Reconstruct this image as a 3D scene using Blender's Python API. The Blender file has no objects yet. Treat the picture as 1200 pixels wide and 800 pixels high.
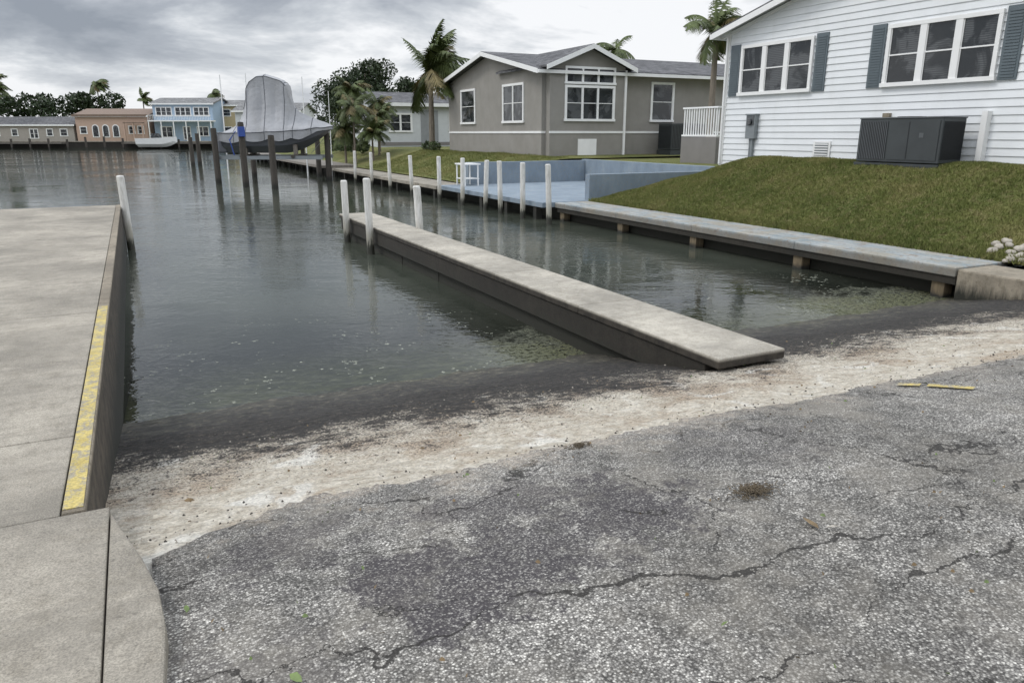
import bpy, math, random, bmesh
import numpy as np
from mathutils import Vector, Matrix, noise as mn
random.seed(7); rng=np.random.default_rng(7)
scene=bpy.context.scene
YAW=math.radians(-26.5)
CA,SA=math.cos(-YAW),math.sin(-YAW)
def W(X,Y):   # site frame helper: bearing frame of the far shore -> ramp-aligned frame
    return (X*CA+Y*SA, -X*SA+Y*CA)

# ------------------------------------------------------------------ node helpers
class NT:
    def __init__(s,nt): s.nt=nt
    def n(s,t,ins=None,**props):
        nd=s.nt.nodes.new(t)
        for k,v in props.items(): setattr(nd,k,v)
        if ins:
            for k,v in ins.items(): s.set(nd,k,v)
        return nd
    def set(s,nd,k,v):
        sock=nd.inputs[k]
        if isinstance(v,bpy.types.NodeSocket): s.nt.links.new(v,sock)
        elif isinstance(v,bpy.types.Node): s.nt.links.new(v.outputs[0],sock)
        else:
            if sock.type=='RGBA' and len(v)==3: v=(*v,1)
            sock.default_value=v
    def math(s,op,a,b=0.0,c=None,clamp=False):
        nd=s.n('ShaderNodeMath',{0:a,1:b},operation=op,use_clamp=clamp)
        if c is not None: s.set(nd,2,c)
        return nd.outputs[0]
    def mr(s,v,a,b,c=0.0,d=1.0,smooth=True):
        nd=s.n('ShaderNodeMapRange',{0:v,1:a,2:b,3:c,4:d})
        nd.interpolation_type='SMOOTHSTEP' if smooth else 'LINEAR'
        return nd.outputs[0]
    def mix(s,f,a,b,mode='MIX'):
        nd=s.n('ShaderNodeMix',data_type='RGBA',blend_type=mode)
        s.set(nd,0,f); s.set(nd,6,a); s.set(nd,7,b)
        return nd.outputs[2]
    def noise(s,vec,scale,detail=4,rough=.55,dist=0.0):
        nd=s.n('ShaderNodeTexNoise',{'Scale':scale,'Detail':detail,'Roughness':rough,'Distortion':dist})
        if vec is not None: s.set(nd,'Vector',vec)
        return nd.outputs[0]
    def dev(s,n,k): return s.math('MULTIPLY',s.math('SUBTRACT',n,.5),k)
    def pos(s): return s.n('ShaderNodeNewGeometry').outputs['Position']
    def sep(s,v): return s.n('ShaderNodeSeparateXYZ',{0:v}).outputs
    def ramp(s,f,stops):
        nd=s.n('ShaderNodeValToRGB',{0:f}); cr=nd.color_ramp
        while len(cr.elements)<len(stops): cr.elements.new(.5)
        for e,(p,c) in zip(cr.elements,stops):
            e.position=p; e.color=(*c,1)
        return nd.outputs[0]
    def bump(s,h,strength=.5,dist=.01):
        return s.n('ShaderNodeBump',{'Height':h,'Strength':strength,'Distance':dist}).outputs[0]
    def scalev(s,v,xyz,rot=0.0):
        return s.n('ShaderNodeMapping',{0:v,'Scale':xyz,'Rotation':(0,0,rot)}).outputs[0]
def newmat(name):
    m=bpy.data.materials.new(name); m.use_nodes=True
    nt=m.node_tree; nt.nodes.clear(); N=NT(nt)
    out=N.n('ShaderNodeOutputMaterial'); b=N.n('ShaderNodeBsdfPrincipled')
    nt.links.new(b.outputs[0],out.inputs[0])
    return m,N,b,out
def simple(name,col,rough=.7,var=.15,nscale=3.0,bump=.0,bscale=60,dirt=0.0,metal=0.0,spec=.5,bdist=.01):
    m,N,b,o=newmat(name); p=N.pos()
    f=N.noise(p,nscale,4,.6)
    lo=tuple(c*(1-var) for c in col); hi=tuple(min(1,c*(1+var)) for c in col)
    c=N.ramp(f,[(.3,lo),(.7,hi)])
    if dirt>0:
        d=N.noise(N.scalev(p,(1,1,.22)),1.6,5,.65)
        c=N.mix(N.mr(d,.48,.72,0,dirt),c,tuple(x*y for x,y in zip(col,(.5,.48,.42))))
    N.set(b,'Base Color',c); b.inputs['Roughness'].default_value=rough
    b.inputs['Metallic'].default_value=metal; b.inputs['Specular IOR Level'].default_value=spec
    if bump>0: N.set(b,'Normal',N.bump(N.noise(p,bscale,3,.6),bump,bdist))
    return m

# ------------------------------------------------------------------ mesh builder
def empty(name,loc=(0,0,0),rot=0.0):
    e=bpy.data.objects.new(name,None); e.empty_display_size=.3
    e.location=loc; e.rotation_euler=(0,0,rot); scene.collection.objects.link(e); return e
class MB:
    def __init__(s): s.v=[];s.f=[];s.m=[];s.mats=[]
    def mi(s,mat):
        if mat not in s.mats: s.mats.append(mat)
        return s.mats.index(mat)
    def add(s,vs,fs,mat):
        o=len(s.v); s.v+= [tuple(x) for x in vs]; i=s.mi(mat)
        for f in fs: s.f.append(tuple(o+k for k in f)); s.m.append(i)
    def box(s,x0,x1,y0,y1,z0,z1,mat):
        if x0>x1:x0,x1=x1,x0
        if y0>y1:y0,y1=y1,y0
        if z0>z1:z0,z1=z1,z0
        vs=[(x0,y0,z0),(x1,y0,z0),(x1,y1,z0),(x0,y1,z0),(x0,y0,z1),(x1,y0,z1),(x1,y1,z1),(x0,y1,z1)]
        s.add(vs,[(0,3,2,1),(4,5,6,7),(0,1,5,4),(1,2,6,5),(2,3,7,6),(3,0,4,7)],mat)
    def tube(s,pts,rads,mat,seg=10,cap=True):
        pts=[Vector(p) for p in pts]; vs=[];fs=[]
        n=len(pts)
        for i,p in enumerate(pts):
            d=(pts[min(i+1,n-1)]-pts[max(i-1,0)]).normalized()
            a=d.cross(Vector((0,0,1))) if abs(d.z)<.9 else d.cross(Vector((1,0,0)))
            a.normalize(); b=d.cross(a)
            for k in range(seg):
                t=2*math.pi*k/seg
                vs.append(p+(a*math.cos(t)+b*math.sin(t))*rads[i])
        for i in range(n-1):
            for k in range(seg):
                k2=(k+1)%seg
                fs.append((i*seg+k,i*seg+k2,(i+1)*seg+k2,(i+1)*seg+k))
        if cap:
            fs.append(tuple(range(seg))[::-1]); fs.append(tuple((n-1)*seg+k for k in range(seg)))
        s.add(vs,fs,mat)
    def quad(s,a,b,c,d,mat): s.add([a,b,c,d],[(0,1,2,3)],mat)
    def prism(s,poly,off,mat):
        n=len(poly); off=Vector(off)
        vs=[Vector(p) for p in poly]+[Vector(p)+off for p in poly]
        fs=[tuple(range(n))[::-1],tuple(range(n,2*n))]+[(i,(i+1)%n,n+(i+1)%n,n+i) for i in range(n)]
        s.add(vs,fs,mat)
    def done(s,name,parent=None,bevel=0,smooth=False,loc=None):
        me=bpy.data.meshes.new(name); me.from_pydata(s.v,[],s.f)
        for m in s.mats: me.materials.append(m)
        me.polygons.foreach_set('material_index',s.m)
        if smooth: me.polygons.foreach_set('use_smooth',[True]*len(s.f))
        me.validate(); me.update()
        bm=bmesh.new(); bm.from_mesh(me); bmesh.ops.recalc_face_normals(bm,faces=bm.faces); bm.to_mesh(me); bm.free()
        ob=bpy.data.objects.new(name,me); scene.collection.objects.link(ob)
        if parent: ob.parent=parent
        if loc: ob.location=loc
        if bevel>0:
            md=ob.modifiers.new('bevel','BEVEL'); md.width=bevel; md.segments=2; md.limit_method='ANGLE'
        return ob

# ------------------------------------------------------------------ materials
def asphalt_mat():
    m,N,b,o=newmat('asphalt'); p=N.pos(); X,Y,Z=N.sep(p)
    vo=N.n('ShaderNodeTexVoronoi',{'Vector':p,'Scale':128.0},feature='F1')
    val=N.sep(vo.outputs['Color'])[0]
    stone=N.ramp(val,[(0,(.060,.057,.054)),(.3,(.135,.128,.118)),(.62,(.215,.205,.19)),(.86,(.35,.335,.305)),(1,(.54,.52,.475))])
    edge=N.mr(vo.outputs['Distance'],.3,.7,1,.42)
    c=N.mix(1,stone,edge,'MULTIPLY')
    big=N.noise(p,.8,5,.68)
    c=N.mix(1,c,N.mr(big,.32,.68,.76,1.42),'MULTIPLY')
    mid=N.noise(p,7,5,.7)
    c=N.mix(1,c,N.mr(mid,.3,.7,.70,1.28),'MULTIPLY')
    c=N.mix(N.mr(N.noise(p,2.1,5,.7),.42,.7,.05,.45),c,(.255,.232,.195))
    st=None
    nz=N.noise(p,3.6,6,.75)
    for (cx,cy,r,k) in [(.90,2.25,.44,1),(1.35,2.85,.36,.75),(1.85,2.50,.40,.95),(.40,2.95,.30,.6),(2.9,2.9,.5,.4),(.2,1.95,.3,.4),(4.2,1.2,.7,.3),(1.35,2.38,.32,.8)]:
        dx=N.math('SUBTRACT',X,cx); dy=N.math('SUBTRACT',Y,cy)
        d=N.math('SQRT',N.math('ADD',N.math('MULTIPLY',dx,dx),N.math('MULTIPLY',dy,dy)))
        d=N.math('ADD',d,N.dev(nz,1.7))
        f=N.mr(d,r*.65,r*1.02,k,0)
        st=f if st is None else N.math('MAXIMUM',st,f)
    st=N.math('MULTIPLY',st,N.mr(mid,.33,.50,.35,1))
    st=N.math('MULTIPLY',st,N.mr(val,.3,1.0,1,.6))
    c=N.mix(N.math('MULTIPLY',st,.86),c,(.040,.035,.039))
    wob=N.math('ADD',N.dev(N.noise(p,1.2,3,.5),1.0),N.dev(N.noise(p,9,5,.65),.22))
    yy=N.math('ADD',Y,wob); cr=None
    wn=N.noise(p,2.6,3,.5)
    for y0,sl,w0,w1 in [(2.03,.10,.003,.015),(2.75,.16,-.006,.010),(1.05,-.15,-.002,.012),(3.22,.0,-.004,.012),(1.62,.32,-.004,.010)]:
        d=N.math('ABSOLUTE',N.math('SUBTRACT',N.math('ADD',yy,N.math('MULTIPLY',X,sl)),y0))
        f=N.math('LESS_THAN',d,N.mr(wn,.35,.65,w0,w1))
        cr=f if cr is None else N.math('MAXIMUM',cr,f)
    pw=N.n('ShaderNodeCombineXYZ',{0:N.math('ADD',X,N.dev(N.noise(p,5,5,.65),.5)),1:yy,2:0.0}).outputs[0]
    ve=N.n('ShaderNodeTexVoronoi',{'Vector':pw,'Scale':.8},feature='DISTANCE_TO_EDGE')
    f=N.math('LESS_THAN',ve.outputs['Distance'],N.mr(N.noise(p,1.1,2,.5),.45,.68,0,.0065))
    cr=N.math('MAXIMUM',cr,f)
    c=N.mix(N.math('MULTIPLY',cr,.85),c,(.020,.018,.016))
    sand=N.math('MULTIPLY',N.mr(N.math('ADD',Y,N.dev(nz,2.2)),3.15,3.8,0,.85),N.mr(N.noise(p,60,3,.7),.4,.6,.2,1))
    c=N.mix(sand,c,(.36,.31,.25))
    N.set(b,'Base Color',c); b.inputs['Roughness'].default_value=.88; b.inputs['Specular IOR Level'].default_value=.3
    h=N.math('SUBTRACT',N.math('SUBTRACT',1.0,vo.outputs['Distance']),N.math('MULTIPLY',cr,3.0))
    N.set(b,'Normal',N.bump(h,.5,.0035))
    return m
def ramp_mat():
    m,N,b,o=newmat('ramp_concrete'); p=N.pos(); X,Y,Z=N.sep(p)
    n1=N.noise(p,1.5,6,.65); n2=N.noise(p,11,6,.72); n3=N.noise(p,60,4,.75)
    base=N.ramp(n2,[(.28,(.30,.25,.19)),(.48,(.51,.46,.375)),(.70,(.68,.635,.55))])
    base=N.mix(N.mr(n1,.46,.64,0,.65),base,(.36,.27,.185))
    base=N.mix(N.mr(N.noise(p,2.3,4,.6,1.0),.56,.68,0,.65),base,(.74,.72,.66))
    vo=N.n('ShaderNodeTexVoronoi',{'Vector':p,'Scale':70.0},feature='F1')
    base=N.mix(.5,base,N.mix(1,base,N.mr(N.sep(vo.outputs['Color'])[0],0,1,.5,1.4,False),'MULTIPLY'))
    prox=N.mr(N.math('ADD',Y,N.dev(n1,3.0)),3.8,5.4,-.03,.18,False)
    sp=N.mr(N.math('ADD',n3,prox),.58,.66,0,1)
    sp2=N.mr(N.math('ADD',n2,prox),.62,.70,0,.8)
    base=N.mix(N.math('MULTIPLY',sp2,.8),base,(.15,.105,.075))
    base=N.mix(N.math('MULTIPLY',sp,.9),base,(.05,.040,.032))
    gr=N.noise(N.scalev(p,(3,24,1)),1.0,3,.6)
    base=N.mix(N.mr(gr,.52,.70,0,.3),base,(.20,.165,.12))
    tt=N.math('ADD',N.math('ADD',Y,N.dev(n1,2.4)),N.math('ADD',N.dev(n2,3.4),N.dev(n3,2.4)))
    f=N.mr(tt,4.65,5.3,0,1)
    alg=N.ramp(N.noise(p,24,5,.75),[(.36,(.010,.0095,.009)),(.55,(.026,.023,.020)),(.70,(.10,.085,.065))])
    c=N.mix(N.math('MULTIPLY',f,.97),base,alg)
    f2=N.mr(tt,6.2,7.0,0,.85)
    c=N.mix(f2,c,N.ramp(N.noise(p,8,6,.75),[(.38,(.022,.022,.016)),(.53,(.070,.064,.045)),(.66,(.21,.19,.14))]))
    c=N.mix(N.mr(N.math('ADD',Y,N.dev(n1,1.5)),7.0,7.4,0,.85),c,N.ramp(N.noise(p,4,6,.75),[(.36,(.045,.047,.024)),(.5,(.095,.098,.045)),(.64,(.21,.205,.13))]))
    N.set(b,'Base Color',c)
    N.set(b,'Roughness',N.mr(N.math('ADD',Y,N.dev(n1,1.5)),5.6,7.0,.92,.5))
    h=N.math('ADD',n2,N.math('MULTIPLY',n3,.6))
    N.set(b,'Normal',N.bump(h,.9,.035))
    return m
def concrete_mat(name,col,wet=False,stain=.5,sidez=None,sidecol=None,wz=(.10,.36)):
    m,N,b,o=newmat(name); p=N.pos(); X,Y,Z=N.sep(p)
    n1=N.noise(p,.9,6,.7); n2=N.noise(p,8,5,.75); n3=N.noise(p,150,3,.65)
    c=N.ramp(n1,[(.36,tuple(x*.66 for x in col)),(.64,tuple(x*1.2 for x in col))])
    c=N.mix(N.mr(n2,.45,.70,0,stain),c,tuple(x*y for x,y in zip(col,(.52,.5,.46))))
    c=N.mix(1,c,N.mr(n3,.3,.7,.68,1.28),'MULTIPLY')
    c=N.mix(N.mr(N.noise(p,38,3,.6),.65,.71,0,.6),c,tuple(x*.3 for x in col))
    c=N.mix(N.mr(N.noise(N.scalev(p,(1.1,7,1)),1.1,4,.6),.5,.68,0,.35),c,tuple(x*.55 for x in col))
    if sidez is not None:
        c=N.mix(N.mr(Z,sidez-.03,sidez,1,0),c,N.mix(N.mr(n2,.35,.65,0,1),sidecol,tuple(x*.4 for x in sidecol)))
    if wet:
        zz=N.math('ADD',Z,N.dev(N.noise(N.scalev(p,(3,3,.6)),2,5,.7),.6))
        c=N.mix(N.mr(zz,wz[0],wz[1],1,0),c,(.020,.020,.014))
    N.set(b,'Base Color',c); b.inputs['Roughness'].default_value=.88
    N.set(b,'Normal',N.bump(N.math('ADD',n2,N.math('MULTIPLY',n3,.5)),.5,.008))
    return m
def water_mat():
    m,N,b,o=newmat('canal_water'); nt=m.node_tree; nt.nodes.remove(b)
    p=N.pos(); X,Y,Z=N.sep(p)
    q=N.n('ShaderNodeVectorRotate',{0:p,'Angle':-YAW,'Axis':(0,0,1)},rotation_type='AXIS_ANGLE').outputs[0]
    a=N.noise(N.scalev(q,(.55,1.0,1)),.8,2,.5,.5)
    c=N.noise(N.scalev(q,(.85,1.15,1)),5.2,2,.5,.8)
    d=N.noise(N.scalev(q,(.9,1.2,1)),14,2,.5,.3)
    patch=N.mr(N.noise(q,.16,3,.55),.38,.62,.35,1.25)
    h=N.math('ADD',N.math('MULTIPLY',a,.016),N.math('MULTIPLY',N.math('ADD',N.math('MULTIPLY',c,.0075),N.math('MULTIPLY',d,.0022)),patch))
    bp=N.bump(h,1.0,1.0)
    body=N.n('ShaderNodeBsdfDiffuse',{'Color':N.mix(N.mr(N.noise(p,.5,3,.5),.35,.65,0,1),(.044,.051,.040),(.062,.069,.054)),'Normal':bp})
    tr=N.n('ShaderNodeBsdfTransparent',{'Color':(.78,.82,.68,1)})
    al=N.mr(N.math('ADD',Y,N.math('MULTIPLY',N.noise(p,1.5,3,.6),.8)),7.6,12.6,.02,1.0,False)
    mx=N.n('ShaderNodeMixShader',{0:al}); nt.links.new(tr.outputs[0],mx.inputs[1]); nt.links.new(body.outputs[0],mx.inputs[2])
    gl=N.n('ShaderNodeBsdfGlossy',{'Color':(1,1,1,1),'Roughness':.015,'Normal':bp})
    fr=N.n('ShaderNodeFresnel',{'IOR':1.40,'Normal':bp})
    mx2=N.n('ShaderNodeMixShader',{0:fr.outputs[0]}); nt.links.new(mx.outputs[0],mx2.inputs[1]); nt.links.new(gl.outputs[0],mx2.inputs[2])
    vo=N.n('ShaderNodeTexVoronoi',{'Vector':p,'Scale':11.0},feature='F1')
    fl=N.math('LESS_THAN',vo.outputs['Distance'],N.mr(N.noise(p,1.1,5,.7),.44,.64,0,.34))
    fl=N.math('MULTIPLY',fl,N.mr(Y,8.8,11.4,1,0))
    fl=N.math('MULTIPLY',fl,N.mr(N.noise(p,38,3,.6),.44,.56,0,.85))
    near=N.math('MAXIMUM',N.math('MULTIPLY',N.mr(X,3.0,4.3,0,1),N.mr(X,4.5,4.6,1,0)),N.mr(X,7.6,9.8,0,1))
    wm=N.math('MULTIPLY',near,N.mr(N.math('ADD',Y,N.dev(N.noise(p,2.2,5,.7),3.2)),7.5,8.5,1,0))
    wm=N.math('MULTIPLY',wm,N.mr(N.noise(p,16,6,.8),.44,.52,0,.8))
    fac=N.math('MAXIMUM',fl,wm)
    sc=N.n('ShaderNodeBsdfDiffuse',{'Color':N.mix(wm,(.32,.33,.27),N.ramp(N.noise(p,30,3,.6),[(.4,(.030,.034,.012)),(.6,(.105,.105,.035))]))})
    mx3=N.n('ShaderNodeMixShader',{0:fac}); nt.links.new(mx2.outputs[0],mx3.inputs[1]); nt.links.new(sc.outputs[0],mx3.inputs[2])
    nt.links.new(mx3.outputs[0],o.inputs[0])
    return m
def lawn_mat(name='lawn',k=1.0):
    m,N,b,o=newmat(name); p=N.pos()
    n1=N.noise(p,.6,6,.7); n2=N.noise(p,7,6,.75); n3=N.noise(p,120,3,.7)
    c=N.ramp(n1,[(.34,(.082*k,.102*k,.028*k)),(.5,(.120*k,.134*k,.040*k)),(.66,(.185*k,.172*k,.068*k))])
    c=N.mix(N.mr(n2,.47,.68,0,.75),c,(.21*k,.18*k,.09*k))
    c=N.mix(1,c,N.mr(n3,.3,.7,.55,1.4),'MULTIPLY')
    N.set(b,'Base Color',c); b.inputs['Roughness'].default_value=.9; b.inputs['Specular IOR Level'].default_value=.2
    N.set(b,'Normal',N.bump(N.math('ADD',n2,n3),.6,.03))
    return m
def glass_mat():
    m,N,b,o=newmat('window_glass'); p=N.pos()
    n=N.noise(p,1.1,3,.6,1.5)
    wv=N.n('ShaderNodeTexWave',{'Vector':p,'Scale':7.0,'Distortion':2.5},bands_direction='Z').outputs['Fac']
    c=N.mix(N.math('MULTIPLY',N.mr(n,.46,.6,0,1),N.mr(wv,.3,.7,.45,1)),(.012,.015,.018),(.085,.09,.095))
    N.set(b,'Base Color',c); b.inputs['Roughness'].default_value=.05; b.inputs['Specular IOR Level'].default_value=.7
    N.set(b,'Normal',N.bump(N.noise(p,2.5,2,.5),.12,.02))
    return m
def shingle_mat(name,col):
    m,N,b,o=newmat(name); p=N.pos(); X,Y,Z=N.sep(p)
    v=N.n('ShaderNodeCombineXYZ',{0:N.math('ADD',X,Y),1:N.math('MULTIPLY',Z,4.5),2:0.0}).outputs[0]
    br=N.n('ShaderNodeTexBrick',{'Vector':v,'Color1':(*[c*.7 for c in col],1),'Color2':(*[c*1.3 for c in col],1),'Mortar':(*[c*.35 for c in col],1),'Scale':1.6,'Mortar Size':.015})
    c=N.mix(1,br.outputs[0],N.mr(N.noise(p,3,5,.7),.3,.7,.7,1.3),'MULTIPLY')
    N.set(b,'Base Color',c); b.inputs['Roughness'].default_value=.95; b.inputs['Specular IOR Level'].default_value=.15
    return m
def wood_mat(name,col,wetz=None):
    m,N,b,o=newmat(name); p=N.pos(); X,Y,Z=N.sep(p)
    n=N.noise(N.scalev(p,(14,14,1.2)),2,6,.7)
    c=N.ramp(n,[(.3,tuple(x*.5 for x in col)),(.7,tuple(x*1.3 for x in col))])
    if wetz: c=N.mix(N.mr(N.math('ADD',Z,N.math('MULTIPLY',N.noise(p,6,4,.6),.2)),wetz*.5,wetz,1,0),c,(.02,.02,.016))
    N.set(b,'Base Color',c); b.inputs['Roughness'].default_value=.85
    N.set(b,'Normal',N.bump(n,.5,.01)); return m
def post_mat():
    m,N,b,o=newmat('white_piling'); p=N.pos(); X,Y,Z=N.sep(p)
    n=N.noise(N.scalev(p,(6,6,1)),3,5,.7)
    c=N.ramp(n,[(.3,(.42,.41,.37)),(.6,(.70,.69,.66))])
    zz=N.math('ADD',Z,N.dev(N.noise(N.scalev(p,(5,5,1)),4,4,.7),.5))
    c=N.mix(N.mr(zz,.3,.8,.75,0),c,(.24,.22,.16)); c=N.mix(N.mr(zz,.16,.34,1,0),c,(.03,.03,.022))
    N.set(b,'Base Color',c); b.inputs['Roughness'].default_value=.55; return m
def yellow_mat():
    m,N,b,o=newmat('yellow_paint'); p=N.pos()
    c=N.ramp(N.noise(p,5,4,.6),[(.3,(.37,.29,.09)),(.7,(.52,.42,.15))])
    c=N.mix(N.mr(N.noise(p,13,6,.82),.47,.56,0,.9),c,(.27,.245,.195))
    c=N.mix(1,c,N.mr(N.noise(p,100,3,.6),.3,.7,.75,1.2),'MULTIPLY')
    N.set(b,'Base Color',c); b.inputs['Roughness'].default_value=.8
    N.set(b,'Normal',N.bump(N.noise(p,60,4,.7),.4,.006)); return m
def leaf_mat(name,col):
    m,N,b,o=newmat(name); p=N.pos()
    c=N.ramp(N.noise(p,1.6,4,.7),[(.3,tuple(x*.45 for x in col)),(.55,col),(.8,tuple(x*1.7 for x in col))])
    N.set(b,'Base Color',c); b.inputs['Roughness'].default_value=.55; b.inputs['Specular IOR Level'].default_value=.3
    return m
def blue_mat():
    m,N,b,o=newmat('pale_blue_paint'); p=N.pos()
    n=N.noise(N.scalev(p,(1,1,.5)),1.6,6,.7); n2=N.noise(p,14,5,.7)
    c=N.ramp(n,[(.3,(.15,.19,.235)),(.55,(.205,.255,.305)),(.75,(.27,.305,.33))])
    c=N.mix(N.mr(n2,.50,.68,0,.65),c,(.24,.23,.205))
    N.set(b,'Base Color',c); b.inputs['Roughness'].default_value=.8; return m
def cap_mat():
    m,N,b,o=newmat('seawall_cap_paint'); p=N.pos(); X,Y,Z=N.sep(p)
    n=N.noise(p,1.3,7,.75); n2=N.noise(N.scalev(p,(2.5,.5,1)),1.8,6,.75)
    c=N.ramp(n2,[(.30,(.15,.185,.20)),(.44,(.235,.275,.29)),(.54,(.31,.325,.32)),(.68,(.42,.40,.355))])
    c=N.mix(N.mr(n,.45,.60,0,.8),c,(.285,.26,.21))
    c=N.mix(N.mr(N.noise(p,5,5,.7),.56,.66,0,.7),c,(.19,.125,.08))
    c=N.mix(N.mr(N.noise(p,22,5,.75),.55,.64,0,.6),c,(.07,.065,.05))
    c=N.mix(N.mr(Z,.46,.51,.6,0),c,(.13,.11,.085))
    N.set(b,'Base Color',c); b.inputs['Roughness'].default_value=.85
    N.set(b,'Normal',N.bump(N.noise(p,30,4,.7),.4,.008)); return m

ASPH=asphalt_mat(); RAMP=ramp_mat(); WATER=water_mat(); LAWN=lawn_mat(); GLASS=glass_mat()
CONC=concrete_mat('walkway_concrete',(.30,.272,.225),stain=.5)
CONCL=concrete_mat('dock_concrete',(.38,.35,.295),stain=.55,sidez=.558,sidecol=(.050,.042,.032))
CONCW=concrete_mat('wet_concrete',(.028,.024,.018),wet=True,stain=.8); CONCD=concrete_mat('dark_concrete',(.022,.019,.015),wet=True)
TAN=concrete_mat('tan_concrete',(.27,.235,.18),wet=True,stain=.7)
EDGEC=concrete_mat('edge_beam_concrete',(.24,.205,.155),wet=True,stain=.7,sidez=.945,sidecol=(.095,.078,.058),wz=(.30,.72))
WHITE=simple('white_siding',(.71,.73,.745),.5,.05,1.2,dirt=.12); TRIM=simple('white_trim',(.77,.77,.76),.45,.04)
STUC=simple('gray_stucco',(.255,.243,.222),.9,.08,1.5,.4,90,dirt=.12); STUC2=simple('gray_skirting',(.20,.19,.18),.9,.08,1.5,.3,60)
SHUT=simple('slate_shutter',(.10,.125,.14),.6,.1); ROOFG=shingle_mat('gray_shingles',(.125,.125,.13)); ROOFL=shingle_mat('light_shingles',(.20,.20,.20))
ACM=simple('ac_metal',(.040,.046,.048),.5,.15,2); ACL=simple('ac_grille',(.018,.02,.022),.5,.1); ACT=simple('ac_top',(.085,.092,.097),.45,.1)
BOXG=simple('meter_gray',(.22,.24,.25),.45,.08,metal=.3)
BLUE=blue_mat(); CAP=cap_mat(); POST=post_mat(); YEL=yellow_mat()
PILE=wood_mat('dark_piling_wood',(.06,.052,.043),.5); STUB=wood_mat('stub_piling_wood',(.15,.115,.07),.22); DECKW=wood_mat('deck_wood',(.20,.18,.155))
COVER=simple('boat_cover',(.33,.335,.35),.8,.14,1.0,.6,4,dirt=.3,bdist=.06); HULLM=simple('boat_hull',(.10,.105,.12),.35,.1)
COVSEAM=simple('cover_seam',(.075,.08,.09),.8,.1)
BARK=wood_mat('palm_bark',(.20,.17,.135)); PALM=leaf_mat('palm_leaf',(.085,.11,.035)); PALMD=leaf_mat('palm_leaf_dry',(.20,.165,.075))
LEAF=leaf_mat('tree_leaf',(.030,.048,.018)); LEAFL=leaf_mat('shrub_leaf',(.05,.075,.025)); ROCK=simple('rock',(.36,.33,.28),.9,.3,9,.6,30)
BLUEP=simple('blue_plastic',(.03,.07,.28),.4,.1)

# ------------------------------------------------------------------ terrain profiles
def sstep(x): x=np.clip(x,0,1); return x*x*(3-2*x)
def rampz(t):
    if t<=1: return .95
    if t<=3.4: return .95-.0397*(t-1)**2
    return .7213-.1905*(t-3.4)
def landz(s,t):
    s=np.asarray(s,float); t=np.asarray(t,float)
    a=.50+1.36*sstep((s-12.1)/3.8)*.4+1.36*np.clip((s-12.2)/3.0,0,1)*.6
    b=.50+.92*np.clip((s-12.2)/5.2,0,1)
    w=sstep((t-15.6)/3.9)
    z=a*(1-w)+b*w
    c=.55+.95*np.clip((s-12.2)/3.5,0,1)
    w2=sstep((t-27)/2)
    z=z*(1-w2)+c*w2
    return z+(.025*np.sin(s*1.3+t*.7)+.018*np.sin(s*2.9-t*1.9)+.01*np.sin(t*4.3+s))*np.clip((s-12.3),0,1)

def grid(name,ss,ts,zf,mat,smooth=True):
    nS,nT=len(ss),len(ts); S,T=np.meshgrid(ss,ts); Z=zf(S,T)
    v=np.stack([S.ravel(),T.ravel(),Z.ravel()],1).tolist()
    f=[(j*nS+i,j*nS+i+1,(j+1)*nS+i+1,(j+1)*nS+i) for j in range(nT-1) for i in range(nS-1)]
    me=bpy.data.meshes.new(name); me.from_pydata(v,[],f); me.materials.append(mat)
    me.polygons.foreach_set('use_smooth',[smooth]*len(f)); me.update()
    ob=bpy.data.objects.new(name,me); scene.collection.objects.link(ob); return ob

SEAB=simple('seabed_mud',(.05,.055,.035),.9,.2,.5)
mb=MB(); mb.quad((-2500,-2500,-2),(2500,-2500,-2),(2500,2500,-2),(-2500,2500,-2),SEAB); mb.done('ground')
mb=MB(); mb.quad((-2500,3,0),(2500,3,0),(2500,2500,0),(-2500,2500,0),WATER); mb.done('water')

# ramp concrete
ss=np.linspace(-.36,11.5,300); ts=np.concatenate([np.linspace(2.2,8.5,240),np.linspace(8.6,18,20)])
def rz(S,T):
    Z=np.vectorize(rampz)(T)-.018
    for idx in np.ndindex(Z.shape):
        Z[idx]+=.014*mn.noise((S[idx]*1.7,T[idx]*2.0,0))+.012*mn.noise((S[idx]*8,T[idx]*11,1.0))
    return Z
grid('boat_ramp',ss,ts,rz,RAMP)
# asphalt
ss=np.concatenate([np.linspace(-.13,9,420),np.linspace(9.05,40,40)])
rows=np.concatenate([np.linspace(-30,-1,10),np.linspace(-.8,3.3,60)])
nS=len(ss); v=[];f=[]
for j,t in enumerate(list(rows)+[None,None]):
    for i,s in enumerate(ss):
        edge=3.46+.06*math.sin(s*.8)+.12*mn.noise((s*1.1,0,0))+.08*mn.noise((s*5,3,0))+.05*mn.noise((s*17,7,0))+.025*mn.noise((s*45,2,0))-.012*max(0,s-3)
        if s<.6: edge-= (.6-s)*.38
        if t is None: tt=edge if j==len(rows) else edge+.02
        else: tt=t if t<2.9 else 2.9+(edge-2.9)*(t-2.9)/.42
        z=rampz(tt)+.007*mn.noise((s*1.5,tt*1.5,4))+.006+.012*max(0,1-abs(tt-edge)/.25)*mn.noise((s*6,tt*6,9))
        if j==len(rows)+1: z-=.05
        v.append((s,tt,z))
nr=len(rows)+2
f=[(j*nS+i,j*nS+i+1,(j+1)*nS+i+1,(j+1)*nS+i) for j in range(nr-1) for i in range(nS-1)]
me=bpy.data.meshes.new('asphalt'); me.from_pydata(v,[],f); me.materials.append(ASPH); me.polygons.foreach_set('use_smooth',[True]*len(f)); me.update()
ob=bpy.data.objects.new('asphalt_pavement',me); scene.collection.objects.link(ob)

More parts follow.
